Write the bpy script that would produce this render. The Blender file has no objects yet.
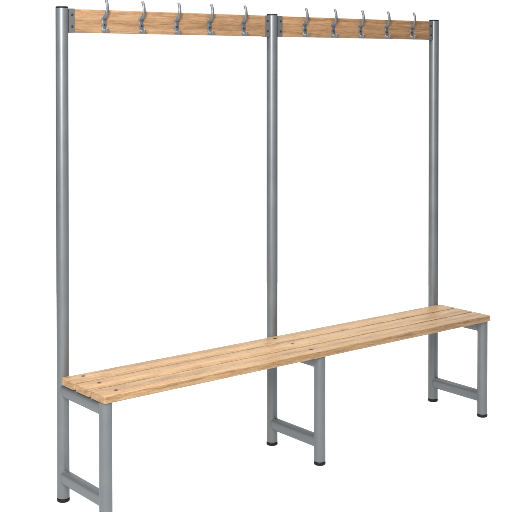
import bpy, bmesh, math, random
from mathutils import Vector, Matrix

random.seed(7)
scene = bpy.context.scene
COL = scene.collection

# ------------------------------------------------------------------ materials
def new_mat(name):
    m = bpy.data.materials.new(name)
    m.use_nodes = True
    nt = m.node_tree
    return m, nt, nt.nodes, nt.links, nt.nodes['Principled BSDF']


def ramp(nodes, stops):
    r = nodes.new('ShaderNodeValToRGB')
    e = r.color_ramp.elements
    e[0].position, e[0].color = stops[0][0], (*stops[0][1], 1)
    e[1].position, e[1].color = stops[-1][0], (*stops[-1][1], 1)
    for p, c in stops[1:-1]:
        n = e.new(p)
        n.color = (*c, 1)
    return r


def metal_mat(name, base, rough, metallic, spec=0.5):
    m, nt, N, L, b = new_mat(name)
    tc = N.new('ShaderNodeTexCoord')
    flake = N.new('ShaderNodeTexNoise')
    flake.inputs['Scale'].default_value = 900
    flake.inputs['Detail'].default_value = 3
    L.new(tc.outputs['Object'], flake.inputs['Vector'])
    cloud = N.new('ShaderNodeTexNoise')
    cloud.inputs['Scale'].default_value = 9
    cloud.inputs['Detail'].default_value = 4
    L.new(tc.outputs['Object'], cloud.inputs['Vector'])
    r1 = ramp(N, [(0.3, tuple(c * .88 for c in base)), (0.72, tuple(min(1, c * 1.12) for c in base))])
    L.new(flake.outputs['Fac'], r1.inputs['Fac'])
    r2 = ramp(N, [(0.3, (.93, .93, .94)), (0.7, (1.05, 1.05, 1.04))])
    L.new(cloud.outputs['Fac'], r2.inputs['Fac'])
    mx = N.new('ShaderNodeMix')
    mx.data_type = 'RGBA'
    mx.blend_type = 'MULTIPLY'
    mx.inputs[0].default_value = 1
    L.new(r1.outputs['Color'], mx.inputs[6])
    L.new(r2.outputs['Color'], mx.inputs[7])
    L.new(mx.outputs[2], b.inputs['Base Color'])
    b.inputs['Metallic'].default_value = metallic
    b.inputs['Specular IOR Level'].default_value = spec
    rr = N.new('ShaderNodeMapRange')
    rr.inputs['To Min'].default_value = rough - .04
    rr.inputs['To Max'].default_value = rough + .06
    L.new(cloud.outputs['Fac'], rr.inputs['Value'])
    L.new(rr.outputs['Result'], b.inputs['Roughness'])
    bp = N.new('ShaderNodeBump')
    bp.inputs['Strength'].default_value = .06
    bp.inputs['Distance'].default_value = .0004
    L.new(flake.outputs['Fac'], bp.inputs['Height'])
    L.new(bp.outputs['Normal'], b.inputs['Normal'])
    return m


def wood_mat(name, dark, mid, light, staves=True, rough=.42):
    """Clear-varnished hardwood, grain along X, laminated from long staves."""
    m, nt, N, L, b = new_mat(name)

    def math_(op, a=None, bb=None, c=None):
        n = N.new('ShaderNodeMath')
        n.operation = op
        for i, v in enumerate((a, bb, c)):
            if v is None:
                continue
            if isinstance(v, (int, float)):
                n.inputs[i].default_value = v
            else:
                L.new(v, n.inputs[i])
        return n.outputs[0]
    tc = N.new('ShaderNodeTexCoord')
    oi = N.new('ShaderNodeObjectInfo')
    off = N.new('ShaderNodeCombineXYZ')
    L.new(math_('MULTIPLY', oi.outputs['Random'], 37.0), off.inputs[0])
    L.new(math_('MULTIPLY', oi.outputs['Random'], 11.0), off.inputs[1])
    L.new(math_('MULTIPLY', oi.outputs['Random'], 23.0), off.inputs[2])
    add = N.new('ShaderNodeVectorMath')
    add.operation = 'ADD'
    L.new(tc.outputs['Object'], add.inputs[0])
    L.new(off.outputs[0], add.inputs[1])
    P = add.outputs[0]

    def noise(scale, detail, rough_, dist=0, squash=(1, 1, 1)):
        mp = N.new('ShaderNodeMapping')
        mp.inputs['Scale'].default_value = squash
        L.new(P, mp.inputs['Vector'])
        n = N.new('ShaderNodeTexNoise')
        n.inputs['Scale'].default_value = scale
        n.inputs['Detail'].default_value = detail
        n.inputs['Roughness'].default_value = rough_
        n.inputs['Distortion'].default_value = dist
        L.new(mp.outputs[0], n.inputs['Vector'])
        return n.outputs['Fac']
    # long growth-ring figure
    mp = N.new('ShaderNodeMapping')
    mp.inputs['Scale'].default_value = (.32, 7, 7)
    L.new(P, mp.inputs['Vector'])
    wv = N.new('ShaderNodeTexWave')
    wv.wave_type = 'RINGS'
    wv.rings_direction = 'X'
    wv.inputs['Scale'].default_value = 1.6
    wv.inputs['Distortion'].default_value = 7.5
    wv.inputs['Detail'].default_value = 3
    wv.inputs['Detail Scale'].default_value = .9
    wv.inputs['Detail Roughness'].default_value = .55
    L.new(mp.outputs[0], wv.inputs['Vector'])
    fig = wv.outputs['Fac']
    streak = noise(1, 6, .62, .25, (9, 150, 150))
    fine = noise(1, 5, .7, .1, (38, 480, 480))
    blotch = noise(1, 3, .5, .3, (1.7, 9, 9))
    v = math_('ADD', math_('MULTIPLY', fig, .10), math_('MULTIPLY', streak, .66))
    v = math_('ADD', v, math_('MULTIPLY', blotch, .26))
    v = math_('ADD', v, math_('MULTIPLY', fine, .50))
    dash = noise(1, 3, .6, .15, (24, 300, 300))
    v = math_('ADD', v, math_('MULTIPLY', dash, .42))
    v = math_('SUBTRACT', v, .47)
    cr = ramp(N, [(.33, dark), (.5, mid), (.67, light)])
    L.new(v, cr.inputs['Fac'])
    col = cr.outputs['Color']
    if staves:
        # staves: voronoi-free, cells from floor() of stretched coordinates, shifted per row
        sp = N.new('ShaderNodeSeparateXYZ')
        L.new(P, sp.inputs[0])
        row = math_('FLOOR', math_('MULTIPLY', math_('ADD', sp.outputs[1], sp.outputs[2]), 1 / .043))
        wn0 = N.new('ShaderNodeTexWhiteNoise')
        wn0.noise_dimensions = '1D'
        L.new(row, wn0.inputs['W'])
        cell = math_('FLOOR', math_('ADD', math_('MULTIPLY', sp.outputs[0], 1 / .62), math_('MULTIPLY', wn0.outputs['Value'], 5)))
        wn = N.new('ShaderNodeTexWhiteNoise')
        wn.noise_dimensions = '2D'
        cv = N.new('ShaderNodeCombineXYZ')
        L.new(row, cv.inputs[0])
        L.new(cell, cv.inputs[1])
        L.new(cv.outputs[0], wn.inputs['Vector'])
        tone = ramp(N, [(0, (.86, .83, .80)), (.5, (1, 1, 1)), (1, (1.0, .93, .86))])
        L.new(wn.outputs['Value'], tone.inputs['Fac'])
        mx = N.new('ShaderNodeMix')
        mx.data_type = 'RGBA'
        mx.blend_type = 'MULTIPLY'
        mx.inputs[0].default_value = .8
        L.new(col, mx.inputs[6])
        L.new(tone.outputs['Color'], mx.inputs[7])
        col = mx.outputs[2]
    bt = N.new('ShaderNodeMapRange')
    bt.inputs['To Min'].default_value = .97
    bt.inputs['To Max'].default_value = 1.07
    L.new(oi.outputs['Random'], bt.inputs['Value'])
    bm_ = N.new('ShaderNodeVectorMath')
    bm_.operation = 'SCALE'
    L.new(col, bm_.inputs[0])
    L.new(bt.outputs['Result'], bm_.inputs['Scale'])
    col = bm_.outputs[0]
    # pores: short dark dashes
    pore = noise(1, 2, .5, 0, (34, 620, 620))
    pr = ramp(N, [(.30, (.50, .42, .35)), (.41, (1, 1, 1))])
    L.new(pore, pr.inputs['Fac'])
    mx2 = N.new('ShaderNodeMix')
    mx2.data_type = 'RGBA'
    mx2.blend_type = 'MULTIPLY'
    mx2.inputs[0].default_value = .6
    L.new(col, mx2.inputs[6])
    L.new(pr.outputs['Color'], mx2.inputs[7])
    # a few small knots
    mpk = N.new('ShaderNodeMapping')
    mpk.inputs['Scale'].default_value = (3.1, 9, 9)
    L.new(P, mpk.inputs['Vector'])
    vo = N.new('ShaderNodeTexVoronoi')
    vo.inputs['Scale'].default_value = 1
    L.new(mpk.outputs[0], vo.inputs['Vector'])
    kr = ramp(N, [(.03, (.55, .42, .30)), (.10, (1, 1, 1))])
    L.new(vo.outputs['Distance'], kr.inputs['Fac'])
    mx3 = N.new('ShaderNodeMix')
    mx3.data_type = 'RGBA'
    mx3.blend_type = 'MULTIPLY'
    mx3.inputs[0].default_value = .7
    L.new(mx2.outputs[2], mx3.inputs[6])
    L.new(kr.outputs['Color'], mx3.inputs[7])
    L.new(mx3.outputs[2], b.inputs['Base Color'])
    rg = N.new('ShaderNodeMapRange')
    rg.inputs['To Min'].default_value = rough - .07
    rg.inputs['To Max'].default_value = rough + .10
    L.new(streak, rg.inputs['Value'])
    L.new(rg.outputs['Result'], b.inputs['Roughness'])
    b.inputs['Specular IOR Level'].default_value = .35
    bp = N.new('ShaderNodeBump')
    bp.inputs['Strength'].default_value = .22
    bp.inputs['Distance'].default_value = .0008
    L.new(math_('ADD', math_('MULTIPLY', fine, .6), math_('MULTIPLY', pore, .6)), bp.inputs['Height'])
    L.new(bp.outputs['Normal'], b.inputs['Normal'])
    return m


M_STEEL = metal_mat('silver_powder_coat', (.150, .162, .170), .41, .52, .2)
M_PLATE = metal_mat('bracket_steel', (.118, .118, .121), .42, .35, .4)
M_HOOK = metal_mat('cast_hook_metal', (.14, .15, .163), .40, .55, .3)
M_SCREW = metal_mat('dark_screw', (.02, .02, .02), .45, .5, .4)
M_SEATSCREW = metal_mat('bronzed_screw', (.045, .035, .03), .5, .4, .3)
M_SEAT = wood_mat('varnished_seat_timber', (.185, .106, .050), (.305, .191, .095), (.385, .260, .143))
M_RAIL = wood_mat('varnished_rail_timber', (.165, .092, .045), (.250, .148, .077), (.310, .192, .107))

M_RUBBER, _nt, _N, _L, _b = new_mat('black_rubber')
_n = _N.new('ShaderNodeTexNoise')
_n.inputs['Scale'].default_value = 160
_r = ramp(_N, [(.3, (.004, .004, .005)), (.7, (.009, .009, .01))])
_L.new(_n.outputs['Fac'], _r.inputs['Fac'])
_L.new(_r.outputs['Color'], _b.inputs['Base Color'])
_b.inputs['Roughness'].default_value = .5
_b.inputs['Specular IOR Level'].default_value = .2

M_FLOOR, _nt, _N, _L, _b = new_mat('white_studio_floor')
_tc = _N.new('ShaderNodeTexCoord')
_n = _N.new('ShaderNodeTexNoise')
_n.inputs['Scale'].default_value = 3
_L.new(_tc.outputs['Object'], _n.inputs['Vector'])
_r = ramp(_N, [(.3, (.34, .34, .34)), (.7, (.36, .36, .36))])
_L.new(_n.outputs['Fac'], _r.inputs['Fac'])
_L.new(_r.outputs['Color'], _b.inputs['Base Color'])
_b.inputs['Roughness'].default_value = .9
_b.inputs['Emission Color'].default_value = (1, 1, 1, 1)      # added glow, turns the floor white and washes out the bench's shadow
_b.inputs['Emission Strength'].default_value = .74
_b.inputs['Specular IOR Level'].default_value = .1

# ------------------------------------------------------------------ mesh helpers
def link(name, bm, mat, parent=None, smooth=True, sharp=math.radians(38)):
    bmesh.ops.recalc_face_normals(bm, faces=bm.faces)
    me = bpy.data.meshes.new(name)
    if smooth:
        for f in bm.faces:
            f.smooth = True
        for e in bm.edges:
            if len(e.link_faces) == 2 and e.calc_face_angle(0) > sharp:
                e.smooth = False
    bm.to_mesh(me)
    bm.free()
    me.materials.append(mat)
    o = bpy.data.objects.new(name, me)
    COL.objects.link(o)
    if parent:
        o.parent = parent
    return o


def frame_for(d):
    d = d.normalized()
    up = Vector((0, 0, 1)) if abs(d.z) < .9 else Vector((1, 0, 0))
    a = d.cross(up).normalized()
    return a, d.cross(a).normalized()


def lathe(bm, origin, axis, profile, seg=56):
    """profile: list of (distance along axis, radius); closed with end faces."""
    origin, axis = Vector(origin), Vector(axis).normalized()
    a, b = frame_for(axis)
    rings = []
    for t, r in profile:
        rings.append([bm.verts.new(origin + axis * t + (a * math.cos(2 * math.pi * k / seg) + b * math.sin(2 * math.pi * k / seg)) * r) for k in range(seg)])
    for r0, r1 in zip(rings, rings[1:]):
        for k in range(seg):
            bm.faces.new((r0[k], r0[(k + 1) % seg], r1[(k + 1) % seg], r1[k]))
    bm.faces.new(rings[0])
    bm.faces.new(rings[-1])


def squash(c, n=3.0):
    return math.copysign(abs(c) ** (2 / n), c)


def oval_tube(bm, p, q, rh, rv, seg=56, bev=.0012):
    old = set(bm.verts)
    tube(bm, p, q, 1.0, 96, .0012)
    cx, cz = p[0], p[2]
    for v in bm.verts:
        if v in old:
            continue
        dx, dz = v.co.x - cx, v.co.z - cz
        m = math.hypot(dx, dz)
        v.co.x = cx + squash(dx / m) * m * rh
        v.co.z = cz + squash(dz / m) * m * rv


def tube(bm, p, q, r, seg=56, bev=.0012):
    p, q = Vector(p), Vector(q)
    n = (q - p).length
    lathe(bm, p, q - p, [(0, r - bev), (bev, r), (n * .5, r), (n - bev, r), (n, r - bev)], seg)


def sweep(bm, pts, radii, seg=16):
    """pts: list of (y, z) in the plane x=0; radii: list of (rx, r_in_plane)."""
    rings = []
    n = len(pts)
    for i, (y, z) in enumerate(pts):
        y0, z0 = pts[max(0, i - 1)]
        y1, z1 = pts[min(n - 1, i + 1)]
        t = Vector((0, y1 - y0, z1 - z0)).normalized()
        nrm = Vector((0, -t.z, t.y))
        rx, rp = radii[i]
        rings.append([bm.verts.new(Vector((0, y, z)) + Vector((1, 0, 0)) * rx * math.cos(2 * math.pi * k / seg) + nrm * rp * math.sin(2 * math.pi * k / seg)) for k in range(seg)])
    for r0, r1 in zip(rings, rings[1:]):
        for k in range(seg):
            bm.faces.new((r0[k], r0[(k + 1) % seg], r1[(k + 1) % seg], r1[k]))
    bm.faces.new(rings[0])
    bm.faces.new(rings[-1])


def spline(ctrl, n=26):
    """Catmull-Rom through control tuples."""
    out = []
    P = [ctrl[0]] + list(ctrl) + [ctrl[-1]]
    m = len(ctrl) - 1
    for i in range(n + 1):
        u = i / n * m
        k = min(int(u), m - 1)
        t = u - k
        p0, p1, p2, p3 = P[k], P[k + 1], P[k + 2], P[k + 3]
        out.append(tuple(.5 * (2 * b + (c - a) * t + (2 * a - 5 * b + 4 * c - d) * t * t + (3 * b - a - 3 * c + d) * t ** 3)
                         for a, b, c, d in zip(p0, p1, p2, p3)))
    return out


def rounded_board(x0, x1, y0, y1, z0, z1, r, seg=4, corner=0):
    bm = bmesh.new()
    bmesh.ops.create_cube(bm, size=1)
    for v in bm.verts:
        v.co = Vector((x0 if v.co.x < 0 else x1, y0 if v.co.y < 0 else y1, z0 if v.co.z < 0 else z1))
    if corner:                        # corners rounded in plan
        up_ = [e for e in bm.edges if abs(e.verts[0].co.z - e.verts[1].co.z) > .01]
        bmesh.ops.bevel(bm, geom=up_, offset=corner, segments=6, profile=.5, affect='EDGES')
    rim = [e for e in bm.edges if len(e.link_faces) == 2 and e.calc_face_angle(0) > math.radians(40)]
    bmesh.ops.bevel(bm, geom=rim, offset=r, segments=seg, profile=.5, affect='EDGES')
    return bm


def box(bm, x0, x1, y0, y1, z0, z1):
    g = bmesh.ops.create_cube(bm, size=1)['verts']
    for v in g:
        v.co = Vector((x0 if v.co.x < 0 else x1, y0 if v.co.y < 0 else y1, z0 if v.co.z < 0 else z1))


# ------------------------------------------------------------------ the bench
S, H, D = .95, 1.7412, .2893          # post spacing, height, post-to-leg depth
R = .0220                             # tube radius
Z_TOP, Z_BOT = .4487, .4237           # seat slats
RAIL_T, RAIL_B, RAIL_H = 1.7362, 1.6532, .010
SCREW_D = .0075
GROUND = .0035                        # floor height under the feet

bench = bpy.data.objects.new('cloakroom_bench', None)
bench.location = (0, 0, 0)
COL.objects.link(bench)
bench['label'] = 'slatted timber bench on silver tubular frame with tall posts and rails of coat hooks'
bench['category'] = 'cloakroom bench'


def foot_bm(x, y):
    bm = bmesh.new()
    lathe(bm, (x, y, GROUND), (0, 0, 1), [(0, R - .0030), (.0012, R - .0008), (.003, R + .0006), (.0105, R + .0006),
                                     (.0125, R - .0004), (.0135, R - .002), (.026, R - .002)], 56)
    return bm


def weld_bead(bm, x, y, z, rh, rv, side, seg=72, n=8):
    """rippled weld bead along the curve where an oval tube meets a round upright"""
    rings = []
    for k in range(seg):
        a = 2 * math.pi * k / seg
        cx, cz = rh * squash(math.cos(a)), rv * squash(math.sin(a))
        cy = math.sqrt(R * R - cx * cx)
        c = Vector((x + cx, y + side * cy, z + cz))
        rad = .0019 + .0004 * math.sin(a * 23) + random.uniform(-.0002, .0002)
        out = Vector((math.cos(a), 0, math.sin(a)))
        ax = Vector((0, side, 0))
        rings.append([bm.verts.new(c + out * rad * math.cos(2 * math.pi * j / n) + ax * rad * math.sin(2 * math.pi * j / n)) for j in range(n)])
    for k in range(seg):
        r0, r1 = rings[k], rings[(k + 1) % seg]
        for j in range(n):
            bm.faces.new((r0[j], r0[(j + 1) % n], r1[(j + 1) % n], r1[j]))


for i in range(3):
    x = S * i
    bm = bmesh.new()
    tube(bm, (x, 0, GROUND + .0135), (x, 0, H - .003), R)
    post = link('post', bm, M_STEEL, bench)
    bm = bmesh.new()
    lathe(bm, (x, 0, H - .02), (0, 0, 1), [(0, R - .003), (.0168, R - .003), (.0175, R - .0002), (.0208, R - .0002), (.0224, R - .0016), (.0232, R - .006)], 56)
    link('end_cap', bm, M_RUBBER, post)
    link('foot', foot_bm(x, 0), M_RUBBER, post)

    bm = bmesh.new()
    tube(bm, (x, -D, GROUND + .0135), (x, -D, Z_BOT - .0012), R)
    leg = link('leg', bm, M_STEEL, bench)
    link('foot', foot_bm(x, -D), M_RUBBER, leg)

    zc = Z_BOT - .0240 - .0004
    bm = bmesh.new()
    weld_bead(bm, x, 0, zc, 0.0180, .0240, -1)
    weld_bead(bm, x, -D, zc, 0.0180, .0240, 1)
    oval_tube(bm, (x, -.004, zc), (x, -D + .004, zc), 0.0180, .0240)
    link('seat_bearer', bm, M_STEEL, bench)
    zc = .0915
    bm = bmesh.new()
    weld_bead(bm, x, 0, zc, 0.0180, .0238, -1)
    weld_bead(bm, x, -D, zc, 0.0180, .0238, 1)
    oval_tube(bm, (x, -.004, zc), (x, -D + .004, zc), 0.0180, .0238)
    link('brace', bm, M_STEEL, bench)

# seat slats
SLATS = [(-.1155, -.022), (-.2165, -.1235), (-.318, -.2245)]
SCREW_Y = [-.055, -.163, -.273]
for k, (y0, y1) in enumerate(SLATS):
    bm = rounded_board(-.022, 1.921, y0, y1, Z_BOT, Z_TOP, .0026, 3, .010)
    slat = link('seat_slat', bm, M_SEAT, bench)
    for sx in (.050, .920):
        bm = bmesh.new()
        lathe(bm, (sx, SCREW_Y[k], Z_TOP - .004), (0, 0, 1), [(0, SCREW_D - .001), (.0041, SCREW_D), (.0047, SCREW_D - .0006), (.0048, SCREW_D - .003), (.0042, .0028), (.0042, .0015)], 32)
        link('screw', bm, M_SEATSCREW, slat)

# coat rails, their end brackets and hooks
HOOK_X = [[.1637, .3205, .4775, .630, .795], [1.113, 1.271, 1.428, 1.5855, 1.7428]]


def bracket(px, side):
    """steel channel welded to the post, holding the end of the rail; side=+1: rail to the right of the post"""
    bm = bmesh.new()
    a, b = px + side * (R - .0015), px + side * .0435
    x0, x1 = min(a, b), max(a, b)
    yf = -RAIL_H
    box(bm, x0, x1, yf - .0028, yf - .0002, RAIL_B - .001, RAIL_T + .001)
    box(bm, x0 + .0003, x1 - .0003, -yf + .0002, -yf + .0028, RAIL_B - .0008, RAIL_T + .0008)
    w = px + side * (R - .001)
    w2 = w + side * .0032
    box(bm, min(w, w2), max(w, w2), yf, -yf, RAIL_B - .0006, RAIL_T + .0006)
    bmesh.ops.bevel(bm, geom=list(bm.edges), offset=.0006, segments=2, affect='EDGES')
    o = link('rail_bracket', bm, M_PLATE, bench)
    for z in (RAIL_B + .021, RAIL_T - .021):
        s = bmesh.new()
        lathe(s, (px + side * .0335, yf - .0024, z), (0, -1, 0), [(0, .0048), (.0009, .0048), (.0018, .0036), (.0019, .0020), (.0013, .0012)], 24)
        link('screw', s, M_SCREW, o)


def hook_bm():
    """double coat hook, origin on the rail face; plate, upper prong and lower prong in one casting"""
    bm = bmesh.new()
    # lobed back plate outline (x half-width as a function of z)
    zs = [i / 40 for i in range(41)]
    zb, zt = -.0315, .031
    front, back = [], []
    for u in zs:
        z = zb + (zt - zb) * u
        w = .0072 + .0034 * (math.exp(-((z - .018) / .008) ** 2) + math.exp(-((z + .004) / .008) ** 2) + .8 * math.exp(-((z + .026) / .006) ** 2))
        e = min(u, 1 - u) * (zt - zb)
        if e < .006:
            w *= math.sqrt(max(.02, 1 - ((.006 - e) / .006) ** 2))
        front.append((w, z))
    th = .0034
    loops = []
    for w, z in front:
        loops.append([bm.verts.new((-w, 0, z)), bm.verts.new((-w, -th * .6, z)), bm.verts.new((-w * .72, -th, z)),
                      bm.verts.new((w * .72, -th, z)), bm.verts.new((w, -th * .6, z)), bm.verts.new((w, 0, z))])
    for r0, r1 in zip(loops, loops[1:]):
        for k in range(6):
            bm.faces.new((r0[k], r0[(k + 1) % 6], r1[(k + 1) % 6], r1[k]))
    bm.faces.new(loops[0])
    bm.faces.new(loops[-1])
    # upper prong: out from the plate top, up past the rail, tip easing back
    c = spline([(-.001, .0195, .0060, .0042), (-.0075, .0230, .0060, .0040), (-.0165, .0330, .0056, .0036), (-.0215, .0455, .0050, .0034),
                (-.0215, .0600, .0045, .0032), (-.0185, .0730, .0043, .0032), (-.0140, .0810, .0045, .0038), (-.0125, .0838, .0040, .0035), (-.0118, .0856, .0016, .0014)], 40)
    sweep(bm, [(a, b) for a, b, _, _ in c], [(r * 1.25, s * 1.3) for _, _, r, s in c])
    # lower prong: short, curls out and up
    c = spline([(-.001, -.0225, .0056, .0040), (-.0075, -.0285, .0054, .0038), (-.0165, -.0300, .0050, .0035), (-.0215, -.0255, .0046, .0033),
                (-.0235, -.0190, .0046, .0036), (-.0239, -.0170, .0040, .0032), (-.0240, -.0156, .0015, .0012)], 30)
    sweep(bm, [(a, b) for a, b, _, _ in c], [(r * 1.25, s * 1.3) for _, _, r, s in c])
    return bm


proto = None
rails = []
for r, (pa, pb) in enumerate(((0, S), (S, 2 * S))):
    bm = rounded_board(pa + R + .003, pb - R - .003, -RAIL_H, RAIL_H, RAIL_B, RAIL_T, .0016, 3)
    rail = link('coat_rail', bm, M_RAIL, bench)
    bracket(pa, 1)
    bracket(pb, -1)
    for hx in HOOK_X[r]:
        loc = Vector((hx, -RAIL_H - .0001, 1.6865))
        if proto is None:
            h = link('coat_hook', hook_bm(), M_HOOK, bench, sharp=math.radians(60))
            proto = h
            for z in (.018, -.004):
                s = bmesh.new()
                lathe(s, (0, -.0030, z), (0, -1, 0), [(0, .0040), (.0007, .0040), (.0014, .0031), (.0015, .0018), (.0010, .0010)], 24)
                link('screw', s, M_SCREW, h)
        else:
            h = proto.copy()
            COL.objects.link(h)
            h.parent = bench
            for ch in list(proto.children):
                c = ch.copy()
                COL.objects.link(c)
                c.parent = h
        h.location = loc
        h.rotation_euler = (0, math.radians(random.uniform(-2.2, 2.2)), math.radians(random.uniform(-4, 4)))

# ------------------------------------------------------------------ white studio floor
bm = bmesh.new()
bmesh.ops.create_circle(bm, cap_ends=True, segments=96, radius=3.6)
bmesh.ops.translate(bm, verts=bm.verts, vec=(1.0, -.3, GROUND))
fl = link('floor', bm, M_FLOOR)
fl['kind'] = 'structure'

# ------------------------------------------------------------------ camera
YAW, PITCH = math.radians(38.471), math.radians(1.027)
fw = Vector((math.sin(YAW) * math.cos(PITCH), math.cos(YAW) * math.cos(PITCH), -math.sin(PITCH)))
rt = Vector((math.cos(YAW), -math.sin(YAW), 0))
up = rt.cross(fw)
cam_d = bpy.data.cameras.new('camera')
cam_d.sensor_width = 36
cam_d.lens = 36 * 1127.917 / 512
cam_d.shift_y = -(256 - 85.4026) / 512
cam_d.clip_start, cam_d.clip_end = .05, 500
cam = bpy.data.objects.new('camera', cam_d)
mw = Matrix((rt, up, -fw)).transposed().to_4x4()
mw.translation = Vector((-1.92495, -3.51213, 1.53936))
cam.matrix_world = mw
COL.objects.link(cam)
scene.camera = cam

# ------------------------------------------------------------------ light
w = bpy.data.worlds.new('World')
scene.world = w
w.use_nodes = True
N, L = w.node_tree.nodes, w.node_tree.links
bg = N['Background']
# world gradient: white ahead of the camera, dimmed elsewhere to darken tube edges
tc = N.new('ShaderNodeTexCoord')
dot = N.new('ShaderNodeVectorMath')
dot.operation = 'DOT_PRODUCT'
dirn = Vector((fw.x, fw.y, 0)).normalized() * 1.0
dot.inputs[1].default_value = (dirn.x, dirn.y, 0)
L.new(tc.outputs['Generated'], dot.inputs[0])
rp = N.new('ShaderNodeMapRange')
rp.interpolation_type = 'SMOOTHSTEP'
rp.inputs['From Min'].default_value = .70
rp.inputs['From Max'].default_value = .92
rp.inputs['To Min'].default_value = .05
rp.inputs['To Max'].default_value = 1.03
L.new(dot.outputs['Value'], rp.inputs['Value'])
L.new(rp.outputs['Result'], bg.inputs['Strength'])
bg.inputs['Color'].default_value = (1, 1, 1, 1)


def area(name, loc, target, sx, sy, power, color=(1, 1, 1)):
    d = bpy.data.lights.new(name, 'AREA')
    d.shape = 'RECTANGLE'
    d.size, d.size_y = sx, sy
    d.energy = power
    d.color = color
    o = bpy.data.objects.new(name, d)
    o.location = loc
    o.rotation_euler = (Vector(target) - Vector(loc)).to_track_quat('-Z', 'Y').to_euler()
    COL.objects.link(o)
    return o


# unseen overhead light, added to overexpose the floor and brighten the seat
area('overhead_fill_light', (.2, -.9, 4.2), (.6, -.5, 0), 6.5, 6.5, 520)
# unseen light added behind the bench to whiten the floor there
g = area('floor_whitening_light', (2.6, 2.2, 4.0), (3.2, 3.2, 0), 6.5, 3.0, 150)
g.data.spread = math.radians(110)
# strip softbox, slightly left of the camera, high
back = Vector((-fw.x, -fw.y, 0)).normalized()
p = Vector((.95, 0, 0)) + back * 3.6 - rt * .75
area('key_strip_softbox', (p.x, p.y, 2.35), (.95, 0, 1.7), .55, 1.9, 215)

scene.view_settings.view_transform = 'Standard'
scene.view_settings.look = 'None'
scene.view_settings.exposure = 0
scene.view_settings.gamma = 1
scene.render.engine = 'CYCLES'
